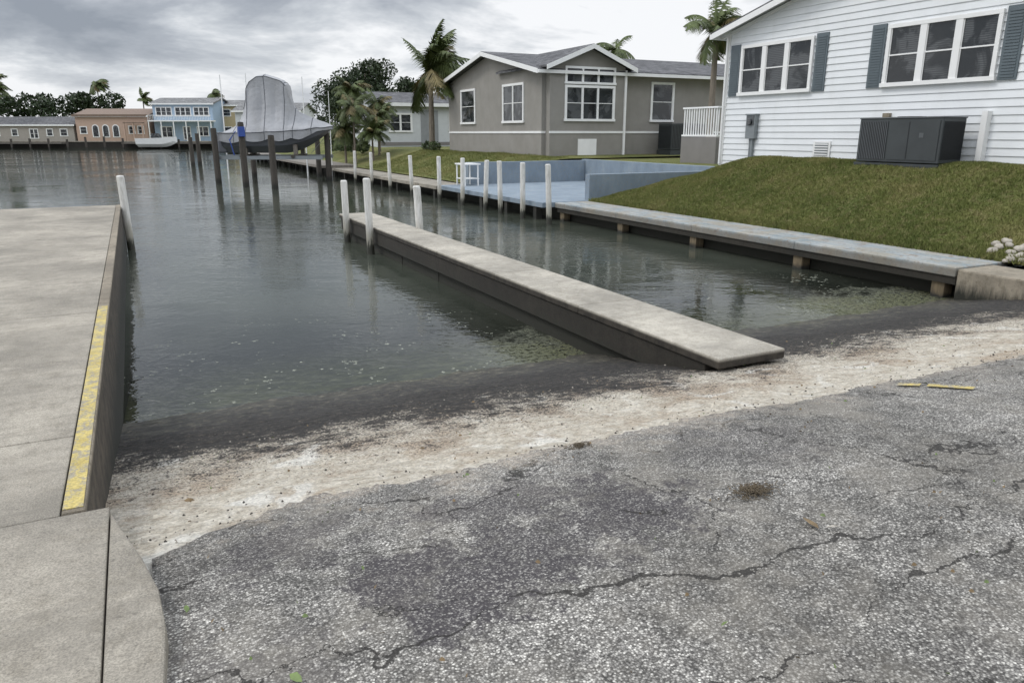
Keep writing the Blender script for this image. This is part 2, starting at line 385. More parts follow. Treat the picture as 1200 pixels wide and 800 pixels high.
# left walkway slabs
e=empty('concrete_walkway')
mb=MB(); js=[-30,-12,-6,-3,-.5,1.4,3.36,4.32,5.9,7.5,9.4,11.3,13.2,15.1,17.0,19.05]
for a,b_ in zip(js[:-1],js[1:]):
    x1=-.27 if b_<=3.4 else -.458
    mb.box(-3.3,x1,a+.003,b_-.003,.6,.95+random.uniform(-.002,.002),CONC)
mb.done('slabs',e,.006)
mb=MB(); mb.box(-3.3,-.459,-30,19.04,-.2,.93,CONCD); mb.done('bed',e)
mb=MB()
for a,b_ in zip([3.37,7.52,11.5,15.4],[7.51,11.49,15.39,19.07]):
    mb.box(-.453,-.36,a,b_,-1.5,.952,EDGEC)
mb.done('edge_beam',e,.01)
mb=MB(); mb.box(-.448,-.370,3.40,7.7,.9525,.9565,YEL); mb.done('yellow_stripe',e)
mb=MB(); mb.box(-3.3,-.36,18.9,19.1,-1.5,.93,TAN); mb.done('end_wall',e)
mb=MB(); pts=[(-.264,-12),(-.264,3.3),(-.22,3.12),(-.15,2.85),(-.10,2.6),(-.085,2.35),(-.10,2.1),(-.12,1.8),(-.12,-12)]
mb.prism([(x,y,.6) for x,y in pts],(0,0,.356),CONC); mb.done('concrete_kerb',None,.012)
grid('lawn',np.linspace(-90,-3.3,30),np.linspace(-30,19,30),lambda S,T:.93+.03*np.sin(S*.7),LAWN)

# finger dock
e=empty('finger_dock')
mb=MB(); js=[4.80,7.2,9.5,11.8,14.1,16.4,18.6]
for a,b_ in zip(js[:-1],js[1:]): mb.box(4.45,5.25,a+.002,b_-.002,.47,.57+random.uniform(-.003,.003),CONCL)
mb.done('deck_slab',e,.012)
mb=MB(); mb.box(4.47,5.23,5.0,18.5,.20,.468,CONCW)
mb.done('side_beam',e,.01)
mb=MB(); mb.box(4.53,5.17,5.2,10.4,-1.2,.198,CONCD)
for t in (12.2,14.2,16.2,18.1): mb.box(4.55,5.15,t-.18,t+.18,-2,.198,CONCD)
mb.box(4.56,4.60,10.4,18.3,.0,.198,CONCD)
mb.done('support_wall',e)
def post(s,t,top,lean=(0,0),r=.078,base=-1.8):
    mb=MB(); x=s+lean[0];y=t+lean[1]
    mb.tube([(s,t,base),(s+(x-s)*.9,t+(y-t)*.9,top-.05),(x,y,top-.02),(x,y,top)],[r,r,r*.98,r*.75],POST,16)
    mb.done('mooring_post')
post(4.36,17.5,1.45,(-.02,0)); post(4.36,15.5,1.6,(-.03,.02)); post(5.34,14.9,1.45,(-.12,.05)); post(-.24,18.5,1.62,(-.05,0))
for s,t,z in [(10.42,18.4,1.68),(10.5,20.3,1.66),(10.5,21.8,1.66),(10.48,23.2,1.64),(10.45,25,1.66),(10.45,27.2,1.66),(10.45,30.3,1.62),(10.4,33.2,1.66),(10.4,36.3,1.62),(10.38,39.4,1.62)]:
    post(s,t,z,(random.uniform(-.14,.2),random.uniform(-.05,.05)),.078)

# right seawall
e=empty('seawall')
mb=MB()
for a,b_ in zip([7.0,10.2,13.2,16.2],[10.2,13.2,16.2,19.4]): mb.box(11.1,12.35,a+.003,b_-.003,.37,.52+random.uniform(-.004,.004),CAP)
mb.done('cap_walk',e,.014)
mb=MB(); mb.box(11.45,11.7,6.9,60,-2,.367,CONCD); mb.box(11.13,11.16,7.0,19.3,.25,.367,CONCW); mb.done('wall_panel',e)
mb=MB()
for t in (7.3,10.15,13.2,16.1,19.1): mb.box(11.17,11.40,t-.11,t+.11,-2,.367,STUB)
mb.done('stub_piles',e,.015)
mb=MB(); mb.box(11.12,12.0,-8,6.99,-1,.50,TAN); mb.done('end_block',e,.03)
e=empty('blue_patio_deck')
mb=MB(); mb.box(10.68,12.35,19.41,28.0,.38,.53,BLUE); mb.box(12.351,17.5,19.75,28.0,.36,.52,BLUE); mb.done('deck_floor',e,.01)
mb=MB()
mb.box(12.35,17.5,19.5,19.74,.1,1.30,BLUE)
mb.box(17.5,17.74,19.5,28.3,.1,1.42,BLUE)
mb.box(12.0,17.49,28.01,28.3,.1,1.38,BLUE)
mb.done('retaining_wall',e,.01)
mb=MB()
for t in np.arange(20,28,2.0): mb.box(10.74,10.94,t-.1,t+.1,-2,.378,PILE)
mb.done('deck_piles',e)
e=empty('wooden_dock')
mb=MB(); mb.box(10.62,12.3,28.02,45.5,.36,.50,CONC); mb.box(10.0,12.2,45.51,80,.5,.66,DECKW); mb.done('dock_deck',e,.01)
mb=MB()
for t in np.arange(28.5,80,2.4): mb.box(10.7,10.9,t-.1,t+.1,-2,.36,PILE)
mb.done('dock_piles',e)

HS=12.352
g1=np.concatenate([np.linspace(HS,18,50),np.linspace(18.5,70,20)])
grid('lawn',g1,np.linspace(-30,19.5,120),landz,LAWN)
grid('lawn',np.linspace(17.74,70,30),np.linspace(19.5,28.3,14),lambda S,T:np.minimum(landz(S,T),1.40),LAWN)
grid('lawn',np.concatenate([np.linspace(12.0,17,14),np.linspace(18,120,20)]),np.linspace(28.3,140,60),landz,LAWN)
mb=MB()
for i in range(26):
    c=Vector((12.55+random.uniform(-.3,.5),7.15+random.uniform(-.6,.3),.59)); c.z=float(landz(c.x,c.y))+.02; r=random.uniform(.045,.09)
    vs=[];fs=[];nu,nv=7,5
    for a in range(nv+1):
        for b_ in range(nu):
            th=math.pi*a/nv; ph=2*math.pi*b_/nu; d=Vector((math.sin(th)*math.cos(ph),math.sin(th)*math.sin(ph),math.cos(th)*.7))
            vs.append(c+d*r*(1+.45*mn.noise(d*1.7+c*9)))
    for a in range(nv):
        for b_ in range(nu): fs.append((a*nu+b_,a*nu+(b_+1)%nu,(a+1)*nu+(b_+1)%nu,(a+1)*nu+b_))
    mb.add(vs,fs,ROCK)
mb.done('rocks',None,smooth=True)

def blades(name,n,s0,s1,t0,t1,h,mat):
    s=rng.uniform(s0,s1,n); t=rng.uniform(t0,t1,n)
    z=landz(s,t)-.005; a=rng.uniform(0,2*math.pi,n); w=rng.uniform(.006,.014,n); hh=h*rng.uniform(.5,1.2,n)
    dx,dy=np.cos(a)*w,np.sin(a)*w; lx,ly=rng.normal(0,.4,n)*hh,rng.normal(0,.4,n)*hh
    V=np.empty((n,3,3)); V[:,0]=np.stack([s-dx,t-dy,z],1);V[:,1]=np.stack([s+dx,t+dy,z],1);V[:,2]=np.stack([s+lx,t+ly,z+hh],1)
    me=bpy.data.meshes.new(name); me.vertices.add(n*3); me.vertices.foreach_set('co',V.ravel())
    me.loops.add(n*3); me.loops.foreach_set('vertex_index',np.arange(n*3,dtype=np.int32))
    me.polygons.add(n); me.polygons.foreach_set('loop_start',np.arange(0,n*3,3,dtype=np.int32))
    me.update(calc_edges=True); me.materials.append(mat)
    ob=bpy.data.objects.new(name,me); scene.collection.objects.link(ob)
BLADE=lawn_mat('grass_blade',1.3)
blades('lawn_grass',150000,12.26,16.2,5.5,19.4,.055,BLADE)
blades('lawn_grass',9000,12.24,12.5,6.0,19.4,.10,BLADE)
blades('lawn_grass',26000,12.1,17.0,28.4,44,.09,BLADE)

# ------------------------------------------------------------------ house helpers
class Face:
    def __init__(s,kind,c): s.k=kind;s.c=c
    def box(s,mb,a0,a1,d0,d1,z0,z1,mat):
        if s.k=='x-': mb.box(s.c-d1,s.c-d0,a0,a1,z0,z1,mat)
        else: mb.box(a0,a1,s.c-d1,s.c-d0,z0,z1,mat)
def window(fc,fr,gl,a0,a1,z0,z1,cols=1,rails=(.5,),tr=.09,trim=None,mull=.05,glass=None):
    trim=trim or TRIM; glass=glass or GLASS
    fc.box(fr,a0,a1,.002,.06,z1-tr,z1,trim); fc.box(fr,a0-.03,a1+.03,.002,.085,z0-.02,z0+tr*.8,trim)
    fc.box(fr,a0,a0+tr,.002,.058,z0+tr*.8,z1-tr,trim); fc.box(fr,a1-tr,a1,.002,.058,z0+tr*.8,z1-tr,trim)
    fc.box(gl,a0+tr*.9,a1-tr*.9,.003,.012,z0+tr*.7,z1-tr*.9,glass)
    w=(a1-a0-2*tr)/cols
    for i in range(1,cols):
        x=a0+tr+w*i; fc.box(fr,x-mull*.8,x+mull*.8,.013,.054,z0+tr*.8,z1-tr,trim)
    for i in range(cols):
        xa=a0+tr+w*i+(mull*.8 if i else 0); xb=a0+tr+w*(i+1)-(mull*.8 if i<cols-1 else 0)
        for r in rails:
            z=z0+(z1-z0)*r; fc.box(fr,xa,xb,.013,.040,z-.016,z+.016,trim)
        fc.box(fr,xa,xa+.02,.013,.034,z0+tr*.8,z1-tr,trim); fc.box(fr,xb-.02,xb,.013,.034,z0+tr*.8,z1-tr,trim)

# ------------------------------------------------------------------ white house
e=empty('white_siding_house')
X0=16.2; T0,T1=5.9,18.1; ZE=5.32; TM=(T0+T1)/2; RP=.245; ZB=1.35
mb=MB()
mb.prism([(X0+.001,T0,ZB),(X0+.001,T1,ZB),(X0+.001,T1,ZE),(X0+.001,TM,ZE+RP*(T1-TM)),(X0+.001,T0,ZE)],(16,0,0),WHITE)
z=1.385; lap=.165
while z<ZE+RP*6.1-.1:
    def span(zz):
        if zz<=ZE: return T0+.02,T1-.02
        k=(zz-ZE)/RP; return T0+k,T1-k
    a,b_=span(z); a2,b2=span(z+lap)
    if b2-a2<.2: break
    mb.quad((X0-.024,a,z),(X0-.024,b_,z),(X0-.002,b2,z+lap),(X0-.002,a2,z+lap),WHITE)
    mb.quad((X0-.024,a,z),(X0-.024,b_,z),(X0-.001,b_,z-.001),(X0-.001,a,z-.001),WHITE)
    z+=lap
mb.done('walls',e)
mb=MB(); mb.box(X0-.045,X0+.1,T1-.09,T1+.03,ZB,ZE,TRIM); mb.done('corner_trim',e,.006)
mb=MB(); ov=.38; so=.32
for sg in (1,-1):
    ye=TM+sg*(T1-TM+so); ze=ZE-RP*so+.06; zr=ZE+RP*(T1-TM)+.06
    mb.prism([(X0-ov,TM,zr),(X0-ov,ye,ze),(X0-ov,ye,ze+.03),(X0-ov,TM,zr+.03)][::sg],(17,0,0),TRIM)
    mb.prism([(X0-ov-.02,TM,zr+.031),(X0-ov-.02,ye+sg*.03,ze+.031),(X0-ov-.02,ye+sg*.03,ze+.065),(X0-ov-.02,TM,zr+.065)][::sg],(17,0,0),ROOFG)
    mb.prism([(X0-ov-.025,TM,zr-.13),(X0-ov-.025,ye,ze-.13),(X0-ov-.025,ye,ze+.03),(X0-ov-.025,TM,zr+.03)][::sg],(.024,0,0),TRIM)
    mb.prism([(X0-.03,TM,zr-.14),(X0-.03,ye,ze-.14),(X0-.03,ye,ze-.04),(X0-.03,TM,zr-.04)][::sg],(.025,0,0),TRIM)
    mb.box(X0-ov,X0+16,ye+sg*.001,ye+sg*.12,ze-.12,ze+.02,TRIM)
mb.done('roof',e)
fc=Face('x-',X0-.018); fr=MB(); gl=MB(); sh=MB()
for a,b_ in ((14.86,17.5),(10.05,12.7)):
    window(fc,fr,gl,a,b_,3.57,4.93,3,(.5,),.09,mull=.10)
    for x in (a-.44,b_+.06):
        x1=T1-.12 if x+.38>T1-.05 else x+.38
        fc.box(sh,x,x1,.0,.03,3.55,4.97,SHUT)
        zz=3.60
        while zz<4.9: 
            fc.box(sh,x+.05,x1-.05,.031,.042,zz,zz+.035,SHUT); zz+=.06
fr.done('window_frames',e,.004); gl.done('window_glass',e); sh.done('shutters',e)
mb=MB(); fc.box(mb,14.0,14.55,.002,.03,1.90,2.30,TRIM)
fc.box(mb,14.06,14.49,.031,.033,1.94,2.26,BOXG)
for i in range(5): fc.box(mb,14.06,14.49,.034,.05,1.95+i*.065,1.98+i*.065,TRIM)
mb.done('crawl_vent',e)
mb=MB(); fc.box(mb,16.62,16.98,.0,.14,2.35,3.02,BOXG); fc.box(mb,16.66,16.94,.141,.155,2.72,2.98,ACT); fc.box(mb,16.72,16.80,.0,.09,1.6,2.35,BOXG); fc.box(mb,16.84,16.88,.0,.06,1.6,2.35,BOXG)
fc.box(mb,16.6,17.0,.0,.17,3.0,3.04,BOXG)
mb.tube([(X0-.1,16.8,2.82),(X0-.22,16.8,2.82)],[.09,.09],GLASS,14)
mb.done('electric_meter',e,.008)
mb=MB(); mb.tube([(X0-.07,T1-.02,ZE-.1),(X0-.07,T1-.02,1.6)],[.04,.04],TRIM,8); mb.done('downspout',e)
mb=MB(); fc.box(mb,9.98,10.10,.0,.16,1.8,2.95,TRIM); fc.box(mb,12.35,12.52,.0,.10,2.80,2.96,TAN)
mb.tube([(X0-.05,12.6,2.2),(X0-.05,12.6,2.65),(X0-.05,13.1,2.68)],[.02]*3,BOXG,6,False); mb.done('line_set_cover',e)
def ac(name,x0,x1,y0,y1,z0,z1,face='x-'):
    e=empty(name); mb=MB()
    mb.box(x0-.03,x1+.03,y0-.03,y1+.03,z0-.3,z0,ACM); mb.done('pad',e)
    mb=MB(); mb.box(x0,x1,y0,y1,z0+.02,z1-.03,ACM); mb.box(x0-.015,x1+.015,y0-.015,y1+.015,z1-.03,z1,ACT)
    mb.done('cabinet',e,.012)
    g=MB()
    if face=='x-':
        ym=y1-(y1-y0)*.36
        g.box(x0-.008,x0-.001,ym,y1-.05,z0+.1,z1-.1,ACL)
        n=16
        for i in range(n):
            y=ym+(y1-.06-ym)*i/(n-1); g.box(x0-.02,x0-.008,y-.009,y+.009,z0+.08,z1-.08,ACT)
        g.box(x0-.014,x0-.001,y0+.06,ym-.06,z0+.08,z1-.08,ACM)
        g.box(x0-.018,x0-.0141,y0+.4,y0+.5,z0+.55,z0+.65,ACT)
        g.box(x0-.020,x0-.0141,y0+.75,y0+.77,z0+.10,z1-.10,ACL)
        n=22
        for i in range(n):
            x=x0+.05+(x1-x0-.1)*i/(n-1); g.box(x-.006,x+.006,y0-.012,y0-.001,z0+.1,z1-.1,ACL)
    else:
        n=24
        g.box(x0+.05,x1-.05,y0-.006,y0-.001,z0+.1,z1-.1,ACL)
        for i in range(n):
            x=x0+.05+(x1-x0-.1)*i/(n-1); g.box(x-.008,x+.008,y0-.02,y0-.007,z0+.08,z1-.08,ACT)
        n=16
        for i in range(n):
            y=y0+.05+(y1-y0-.1)*i/(n-1); g.box(x0-.014,x0-.001,y-.008,y+.008,z0+.1,z1-.1,ACL)
    g.done('grille',e)
    mb=MB(); cx,cy=(x0+x1)/2,(y0+y1)/2
    R=min(x1-x0,y1-y0)*.38
    for k in range(5):
        r=R*(1-k*.18)
        mb.tube([(cx+r*math.cos(a),cy+r*math.sin(a),z1+.012) for a in np.linspace(0,2*math.pi,25)],[.006]*25,ACL,5,False)
    mb.done('fan_guard',e)
ac('air_conditioner',15.15,15.9,10.32,12.35,1.86,2.84)

# ------------------------------------------------------------------ gray house
e=empty('gray_stucco_house')
GX,GY0,GY1=16.8,30.7,41.9; GX1=34; GE=5.2; GM=(GY0+GY1)/2; GP=.20; GB=1.2
mb=MB(); zr=GE+GP*(GY1-GM)
mb.prism([(GX,GY0,GB),(GX,GY1,GB),(GX,GY1,GE),(GX,GM,zr),(GX,GY0,GE)],(GX1-GX,0,0),STUC)
BX0,BX1,BY=17.0,21.0,30.3; BM=(BX0+BX1)/2; BP=6.22
mb.prism([(BX0,BY,GB),(BX1,BY,GB),(BX1,BY,5.42),(BM,BY,BP),(BX0,BY,5.42)],(0,2.5,0),STUC)
mb.done('walls',e)
mb=MB(); 
Face('x-',GX).box(mb,GY0-.03,GY1,.001,.035,2.50,2.60,TRIM)
Face('y-',GY0).box(mb,GX-.03,BX0-.002,.001,.035,2.50,2.60,TRIM)
Face('y-',GY0).box(mb,BX1+.001,GX1,.001,.035,2.50,2.60,TRIM)
Face('y-',BY).box(mb,BX0-.03,BX1+.03,.001,.035,2.50,2.60,TRIM)
Face('y-',BY).box(mb,18.5,19.5,.001,.04,1.5,2.25,TRIM)
Face('y-',BY).box(mb,BX1-.03,BX1+.07,.002,.08,1.5,5.3,TRIM)
mb.done('trim',e)
mb=MB(); ov=.45
for sg in (1,-1):
    ye=GM+sg*(GY1-GM+ov); ze=GE-GP*ov+.05; zz=zr+.05
    mb.prism([(GX-ov,GM,zz),(GX-ov,ye,ze),(GX-ov,ye,ze+.10),(GX-ov,GM,zz+.10)][::sg],(GX1-GX+.8,0,0),ROOFG)
    mb.prism([(GX-ov-.03,GM,zz-.12),(GX-ov-.03,ye,ze-.12),(GX-ov-.03,ye,ze+.08),(GX-ov-.03,GM,zz+.08)][::sg],(.029,0,0),TRIM)
    mb.box(GX-ov,GX1,ye+sg*.001,ye+sg*.10,ze-.10,ze+.04,TRIM)
    mb.box(GX-ov,GX1,min(ye,ye-sg*ov),max(ye,ye-sg*ov),ze-.06,ze-.03,TRIM)
pk=(BP-5.42)/(BM-BX0)
for sg in (1,-1):
    xe=BM+sg*(BX1-BM+.4); ze=5.42-pk*.4+.04; zp=BP+.04
    mb.prism([(BM,BY-.4,zp),(xe,BY-.4,ze),(xe,BY-.4,ze+.09),(BM,BY-.4,zp+.09)][::sg],(0,5.2,0),ROOFG)
    mb.prism([(BM,BY-.43,zp-.12),(xe,BY-.43,ze-.12),(xe,BY-.43,ze+.08),(BM,BY-.43,zp+.08)][::sg],(0,.029,0),TRIM)
mb.done('roof',e)
fr=MB(); gl=MB()
fx=Face('x-',GX); window(fx,fr,gl,38.05,40.05,3.0,4.8,1,(.5,),.11); window(fx,fr,gl,32.4,34.7,3.0,4.8,2,(.5,),.11)
fy=Face('y-',BY); window(fy,fr,gl,17.75,20.45,3.05,4.60,3,(.5,),.11); window(fy,fr,gl,17.75,20.45,4.66,5.40,3,(),.10)
fy=Face('y-',GY0); window(fy,fr,gl,22.8,24.2,3.05,4.88,1,(.5,),.11)
fr.done('window_frames',e,.004); gl.done('window_glass',e)
ac('air_conditioner',23.0,25.1,29.2,30.2,1.72,2.95,'y-')

def gen_house(name,loc,rot,w,d,h,rise,wall,roof,wins,ridge='x',eave=.4,extra=None):
    e=empty(name,loc,rot); mb=MB()
    if ridge=='x': mb.prism([(0,0,-1),(0,d,-1),(0,d,h),(0,d/2,h+rise),(0,0,h)],(w,0,0),wall)
    else: mb.prism([(0,0,-1),(w,0,-1),(w,0,h),(w/2,0,h+rise),(0,0,h)],(0,d,0),wall)
    mb.done('walls',e)
    mb=MB()
    for sg in (1,-1):
        if ridge=='x':
            k=rise/(d/2); ye=d/2+sg*(d/2+eave); ze=h-k*eave
            mb.prism([(-eave,d/2,h+rise+.03),(-eave,ye,ze+.03),(-eave,ye,ze+.22),(-eave,d/2,h+rise+.22)][::sg],(w+2*eave,0,0),roof)
            mb.box(-eave-.02,w+eave+.02,ye+sg*.002,ye+sg*.08,ze-.05,ze+.2,TRIM)
        else:
            k=rise/(w/2); xe=w/2+sg*(w/2+eave); ze=h-k*eave
            mb.prism([(w/2,-eave,h+rise+.03),(xe,-eave,ze+.03),(xe,-eave,ze+.2),(w/2,-eave,h+rise+.2)][::sg],(0,d+2*eave,0),roof)
            mb.prism([(w/2,-eave-.05,h+rise-.1),(xe,-eave-.05,ze-.1),(xe,-eave-.05,ze+.22),(w/2,-eave-.05,h+rise+.22)][::sg],(0,.049,0),TRIM)
    mb.done('roof',e)
    fr=MB(); gl=MB(); f=Face('y-',0)
    for (a,b_,z0,z1,c) in wins: window(f,fr,gl,a,b_,z0,z1,c,(.5,),.14,mull=.07)
    fr.done('window_frames',e); gl.done('window_glass',e)
    if extra: extra(e)
    return e
WHS=simple('pale_siding',(.52,.54,.55),.6,.05); PEACH=simple('peach_stucco',(.46,.33,.26),.85,.06); SKYB=simple('sky_blue_siding',(.31,.41,.52),.6,.05)
CREAM=simple('cream_stucco',(.46,.38,.23),.85,.06); GREIGE=simple('greige_siding',(.33,.30,.27),.7,.06); TERRA=simple('terracotta_roof',(.18,.13,.10),.8,.15); DOORG=simple('gray_door',(.24,.25,.26),.6,.08)
def ex(e):
    mb=MB(); f=Face('y-',0); f.box(mb,3.3,4.7,.002,.05,.1,2.6,DOORG); f.box(mb,0,7.4,.002,.03,.0,.25,STUC2)
    for z in np.arange(.3,2.9,.2): f.box(mb,0,.5,.002,.012,z,z+.012,DOORG)
    mb.done('door',e)
gen_house('pale_siding_house',(17.0,56.5,1.6),0,9,9,3.0,.9,WHS,ROOFG,[(.7,2.6,1.0,2.4,2),(5.6,6.8,1.1,2.4,1)],ridge='x',extra=ex)
e=bpy.data.objects['pale_siding_house']
f=Face('x-',0); fr=MB(); gl=MB(); window(f,fr,gl,1.5,3.2,1.0,2.4,1,(.5,),.12); window(f,fr,gl,5,6.8,1.0,2.4,1,(.5,),.12); fr.done('window_frames',e); gl.done('window_glass',e)

def far(name,X,Y,w,d,h,rise,wall,roof,wins,**k):
    s,t=W(X,Y); return gen_house(name,(s,t,1.2),YAW,w,d,h,rise,wall,roof,wins,**k)
far('greige_house',-93,136,15.5,10,2.7,1.3,GREIGE,ROOFG,[(1,2.4,.8,2.1,1),(4.4,5.6,.8,2.1,1),(7.6,9.2,.4,2.1,2),(10.6,11.8,.8,2.1,1),(13,14.4,.8,2.1,1)])
def arches(e):
    mb=MB()
    for x in (3.4,5.2,7.0):
        pts=[(x-.62,-.08,.6),(x+.62,-.08,.6)]+[(x+.62*math.cos(a),-.08,2.2+.62*math.sin(a)) for a in np.linspace(0,math.pi,9)]
        mb.prism(pts,(0,.07,0),TRIM)
        pts=[(x-.45,-.1,.75),(x+.45,-.1,.75)]+[(x+.45*math.cos(a),-.1,2.2+.45*math.sin(a)) for a in np.linspace(0,math.pi,9)]
        mb.prism(pts,(0,.015,0),GLASS)
    mb.box(-.3,12.8,-.5,-.02,4.1,4.5,TERRA)
    mb.box(9.0,12.4,-1.4,-.52,3.0,3.15,TERRA)
    for x in (9.1,10.7,12.3): mb.box(x-.1,x+.1,-1.35,-1.15,-.1,3.0,PEACH)
    mb.done('arched_windows',e)
far('peach_house',-77,136,12.6,10,4.2,1.2,PEACH,TERRA,[(.6,1.9,1.2,2.5,1),(9.2,10.4,1.2,2.6,1),(10.8,12.0,1.2,2.6,1)],extra=arches)
def blueex(e):
    mb=MB(); mb.box(-.2,11,-2.0,-.01,3.3,3.5,TRIM)
    for x in np.linspace(-.1,10.8,6): mb.box(x-.08,x+.08,-1.95,-1.8,-1,3.3,TRIM)
    for x in np.linspace(-.1,10.8,40): mb.box(x-.02,x+.02,-1.95,-1.91,3.5,4.3,TRIM)
    mb.box(-.2,11,-1.97,-1.89,4.3,4.38,TRIM)
    mb.done('balcony',e)
far('blue_house',-63.6,137,10.6,9,6.3,1.0,SKYB,ROOFL,[(.5,3.4,4.2,5.8,3),(3.9,6.8,4.2,5.8,3),(7.2,10.0,4.2,5.8,3),(1,3.2,.6,2.5,2),(5,6.4,.2,2.5,1),(7.5,9.6,.8,2.5,2)],extra=blueex)
far('cream_house',-54,142,9.5,9,6.2,.9,CREAM,ROOFL,[(.8,2.4,4.3,5.6,1),(3.6,5.8,4.1,5.7,2),(7,8.6,4.3,5.6,1),(.8,2.4,1,2.5,1),(5,7.4,.4,2.6,2)])
far('white_bungalow',-43,120,10,9,4.6,1.2,WHS,ROOFL,[(1,3,2.6,4,2),(5,8,2.6,4,3)])
far('white_bungalow',-112,134,14,10,2.7,1.3,WHS,ROOFG,[(1,2.4,.8,2.1,1),(5,7,.8,2.1,2),(10.6,11.8,.8,2.1,1)])
e=empty('seawall',(*W(-150,129),0),YAW)
mb=MB(); mb.box(0,112,0,.5,-2,1.1,CONCD); mb.box(0,112,-.1,.7,1.1,1.25,CONC); mb.done('far_wall',e)
mb=MB(); 
for x in np.arange(20,112,3.1): mb.box(x,x+.25,-1.6,-1.35,-2,1.5+.5*random.random(),PILE)
mb.box(40,75,-1.6,-.11,.85,.98,DECKW); mb.box(85,111,-1.6,-.11,.85,.98,DECKW)
mb.done('dock_piles',e)
c=[W(-150,129.5),W(-38,129.5),W(60,150),W(60,600),W(-400,600),W(-400,129.5)]
mb=MB(); mb.add([(x,y,1.15) for x,y in c],[tuple(range(6))],LAWN); mb.done('lawn')
mb=MB(); c=[W(-400,129.5),W(-150,129.5),W(-150,129.6),W(-400,129.6)]
mb.prism([(x,y,-2) for x,y in c],(0,0,3.2),CONCW); mb.done('seawall')

# ------------------------------------------------------------------ trees
def leaves_mesh(name,centers,n,size,mat,parent,squash=.8):
    centers=np.array(centers); k=rng.integers(0,len(centers),n)
    d=rng.normal(0,1,(n,3)); d/=np.linalg.norm(d,axis=1)[:,None]; r=rng.uniform(.3,1,n)**.5
    c=centers[k,:3]+d*(centers[k,3]*r)[:,None]*np.array([1,1,squash])
    u=rng.normal(0,1,(n,3)); u/=np.linalg.norm(u,axis=1)[:,None]; w=rng.normal(0,1,(n,3)); w=np.cross(u,w); w/=np.linalg.norm(w,axis=1)[:,None]
    sz=size*rng.uniform(.6,1.3,n)[:,None]
    V=np.stack([c-u*sz,c+w*sz*.5,c+u*sz,c-w*sz*.5],1)
    me=bpy.data.meshes.new(name); me.vertices.add(n*4); me.vertices.foreach_set('co',V.ravel())
    me.loops.add(n*4); me.loops.foreach_set('vertex_index',np.arange(n*4,dtype=np.int32))
    me.polygons.add(n); me.polygons.foreach_set('loop_start',np.arange(0,n*4,4,dtype=np.int32)); me.update(calc_edges=True)
    me.materials.append(mat); ob=bpy.data.objects.new(name,me); scene.collection.objects.link(ob); ob.parent=parent
def tree(name,s,t,z0,h,R,n=4500,size=.16,mat=None,clumps=16):
    e=empty(name); mb=MB(); mb.tube([(s,t,z0-.3),(s+.1,t,z0+h*.3),(s,t+.1,z0+h*.55)],[R*.09,R*.07,R*.05],BARK,8)
    cs=[]
    for i in range(clumps):
        a=random.uniform(0,6.28); rr=R*random.uniform(.15,.85); zz=z0+h*random.uniform(.42,.9)
        if zz>z0+h*.75: rr*=.7
        c=(s+rr*math.cos(a),t+rr*math.sin(a),zz); cs.append((*c,R*random.uniform(.22,.40)))
        mb.tube([(s,t,z0+h*.35),((s+c[0])/2,(t+c[1])/2,(z0+h*.4+zz)/2),c],[R*.045,R*.03,R*.01],BARK,5)
    mb.done('trunk',e); leaves_mesh('foliage',cs,n,size,mat or LEAF,e)
def palm(name,s,t,z0,h,R,n=20,wind=(0,0),lean=(0,0),trunk=.13,droop=1.0,mat=None,lw=1.0):
    e=empty(name); mb=MB()
    top=Vector((s+lean[0],t+lean[1],z0+h)); pts=[(s+lean[0]*k*k,t+lean[1]*k*k,z0-.3+(h+.3)*k) for k in np.linspace(0,1,9)]
    mb.tube(pts,[trunk*(1.25-.5*k)*(1+.06*((i%2))) for i,k in enumerate(np.linspace(0,1,9))],BARK,10); mb.done('trunk',e)
    mb=MB(); mat=mat or PALM
    for i in range(n):
        az=i*2.39996+random.uniform(-.2,.2); el=math.radians(random.uniform(-25,75)); L=R*random.uniform(.75,1.1)
        d=Vector((math.cos(az)*math.cos(el),math.sin(az)*math.cos(el),math.sin(el)))
        d=(d+Vector((wind[0],wind[1],0))*.9).normalized()
        p=top.copy(); seg=12; path=[p.copy()]; dirs=[d.copy()]
        for k in range(seg):
            p=p+d*(L/seg); d=(d+Vector((wind[0]*.08,wind[1]*.08,-.14*droop))).normalized(); path.append(p.copy()); dirs.append(d.copy())
        m_=PALMD if (i%7==6) else mat
        mb.tube(path,[.022*(1-k/(seg+1))+.004 for k in range(seg+1)],m_,4,False)
        for k in range(1,seg+1):
            for sub in (0,.25,.5,.75):
                q=path[k-1].lerp(path[k],sub); dd=dirs[k]
                side=dd.cross(Vector((0,0,1))); 
                if side.length<.1: side=Vector((1,0,0))
                side.normalize(); u=(k+sub)/seg
                ll=R*.28*math.sin(math.pi*min(1,.12+u*.86))**.6+.05
                for sg in (1,-1):
                    tip=q+side*sg*ll*.75+dd*ll*.55+Vector((wind[0]*.3,wind[1]*.3,-ll*random.uniform(.2,.9)))
                    wv=dd*.03*lw*max(1,R/1.6)
                    mb.add([q-wv,q+wv,tip],[(0,1,2)],m_)
    mb.done('fronds',e)
wr=(.895*.55,-.446*.55)
palm('palm_tree',16.2,43.2,1.4,4.6,3.0,46,(wr[0]*.8,wr[1]*.8),trunk=.15,droop=.85,lw=1.1)
palm('palm_tree',22.2,25.6,1.8,4.7,1.9,30,(wr[0]*.6,wr[1]*.6))
palm('palm_tree',31,46,1.4,6.7,2.0,18,(0,0))
for (u_s,u_t,h,r) in [(12.5,47.0,3.2,1.6),(13.1,49.6,4.3,1.6),(14.4,48.2,2.6,1.5),(13.4,46.2,1.6,1.4),(12.3,48.6,1.8,1.5),(15,50,3.4,1.6)]:
    palm('areca_palm',u_s,u_t,.9,h,r,26,(wr[0]*.2,wr[1]*.2),trunk=.06)
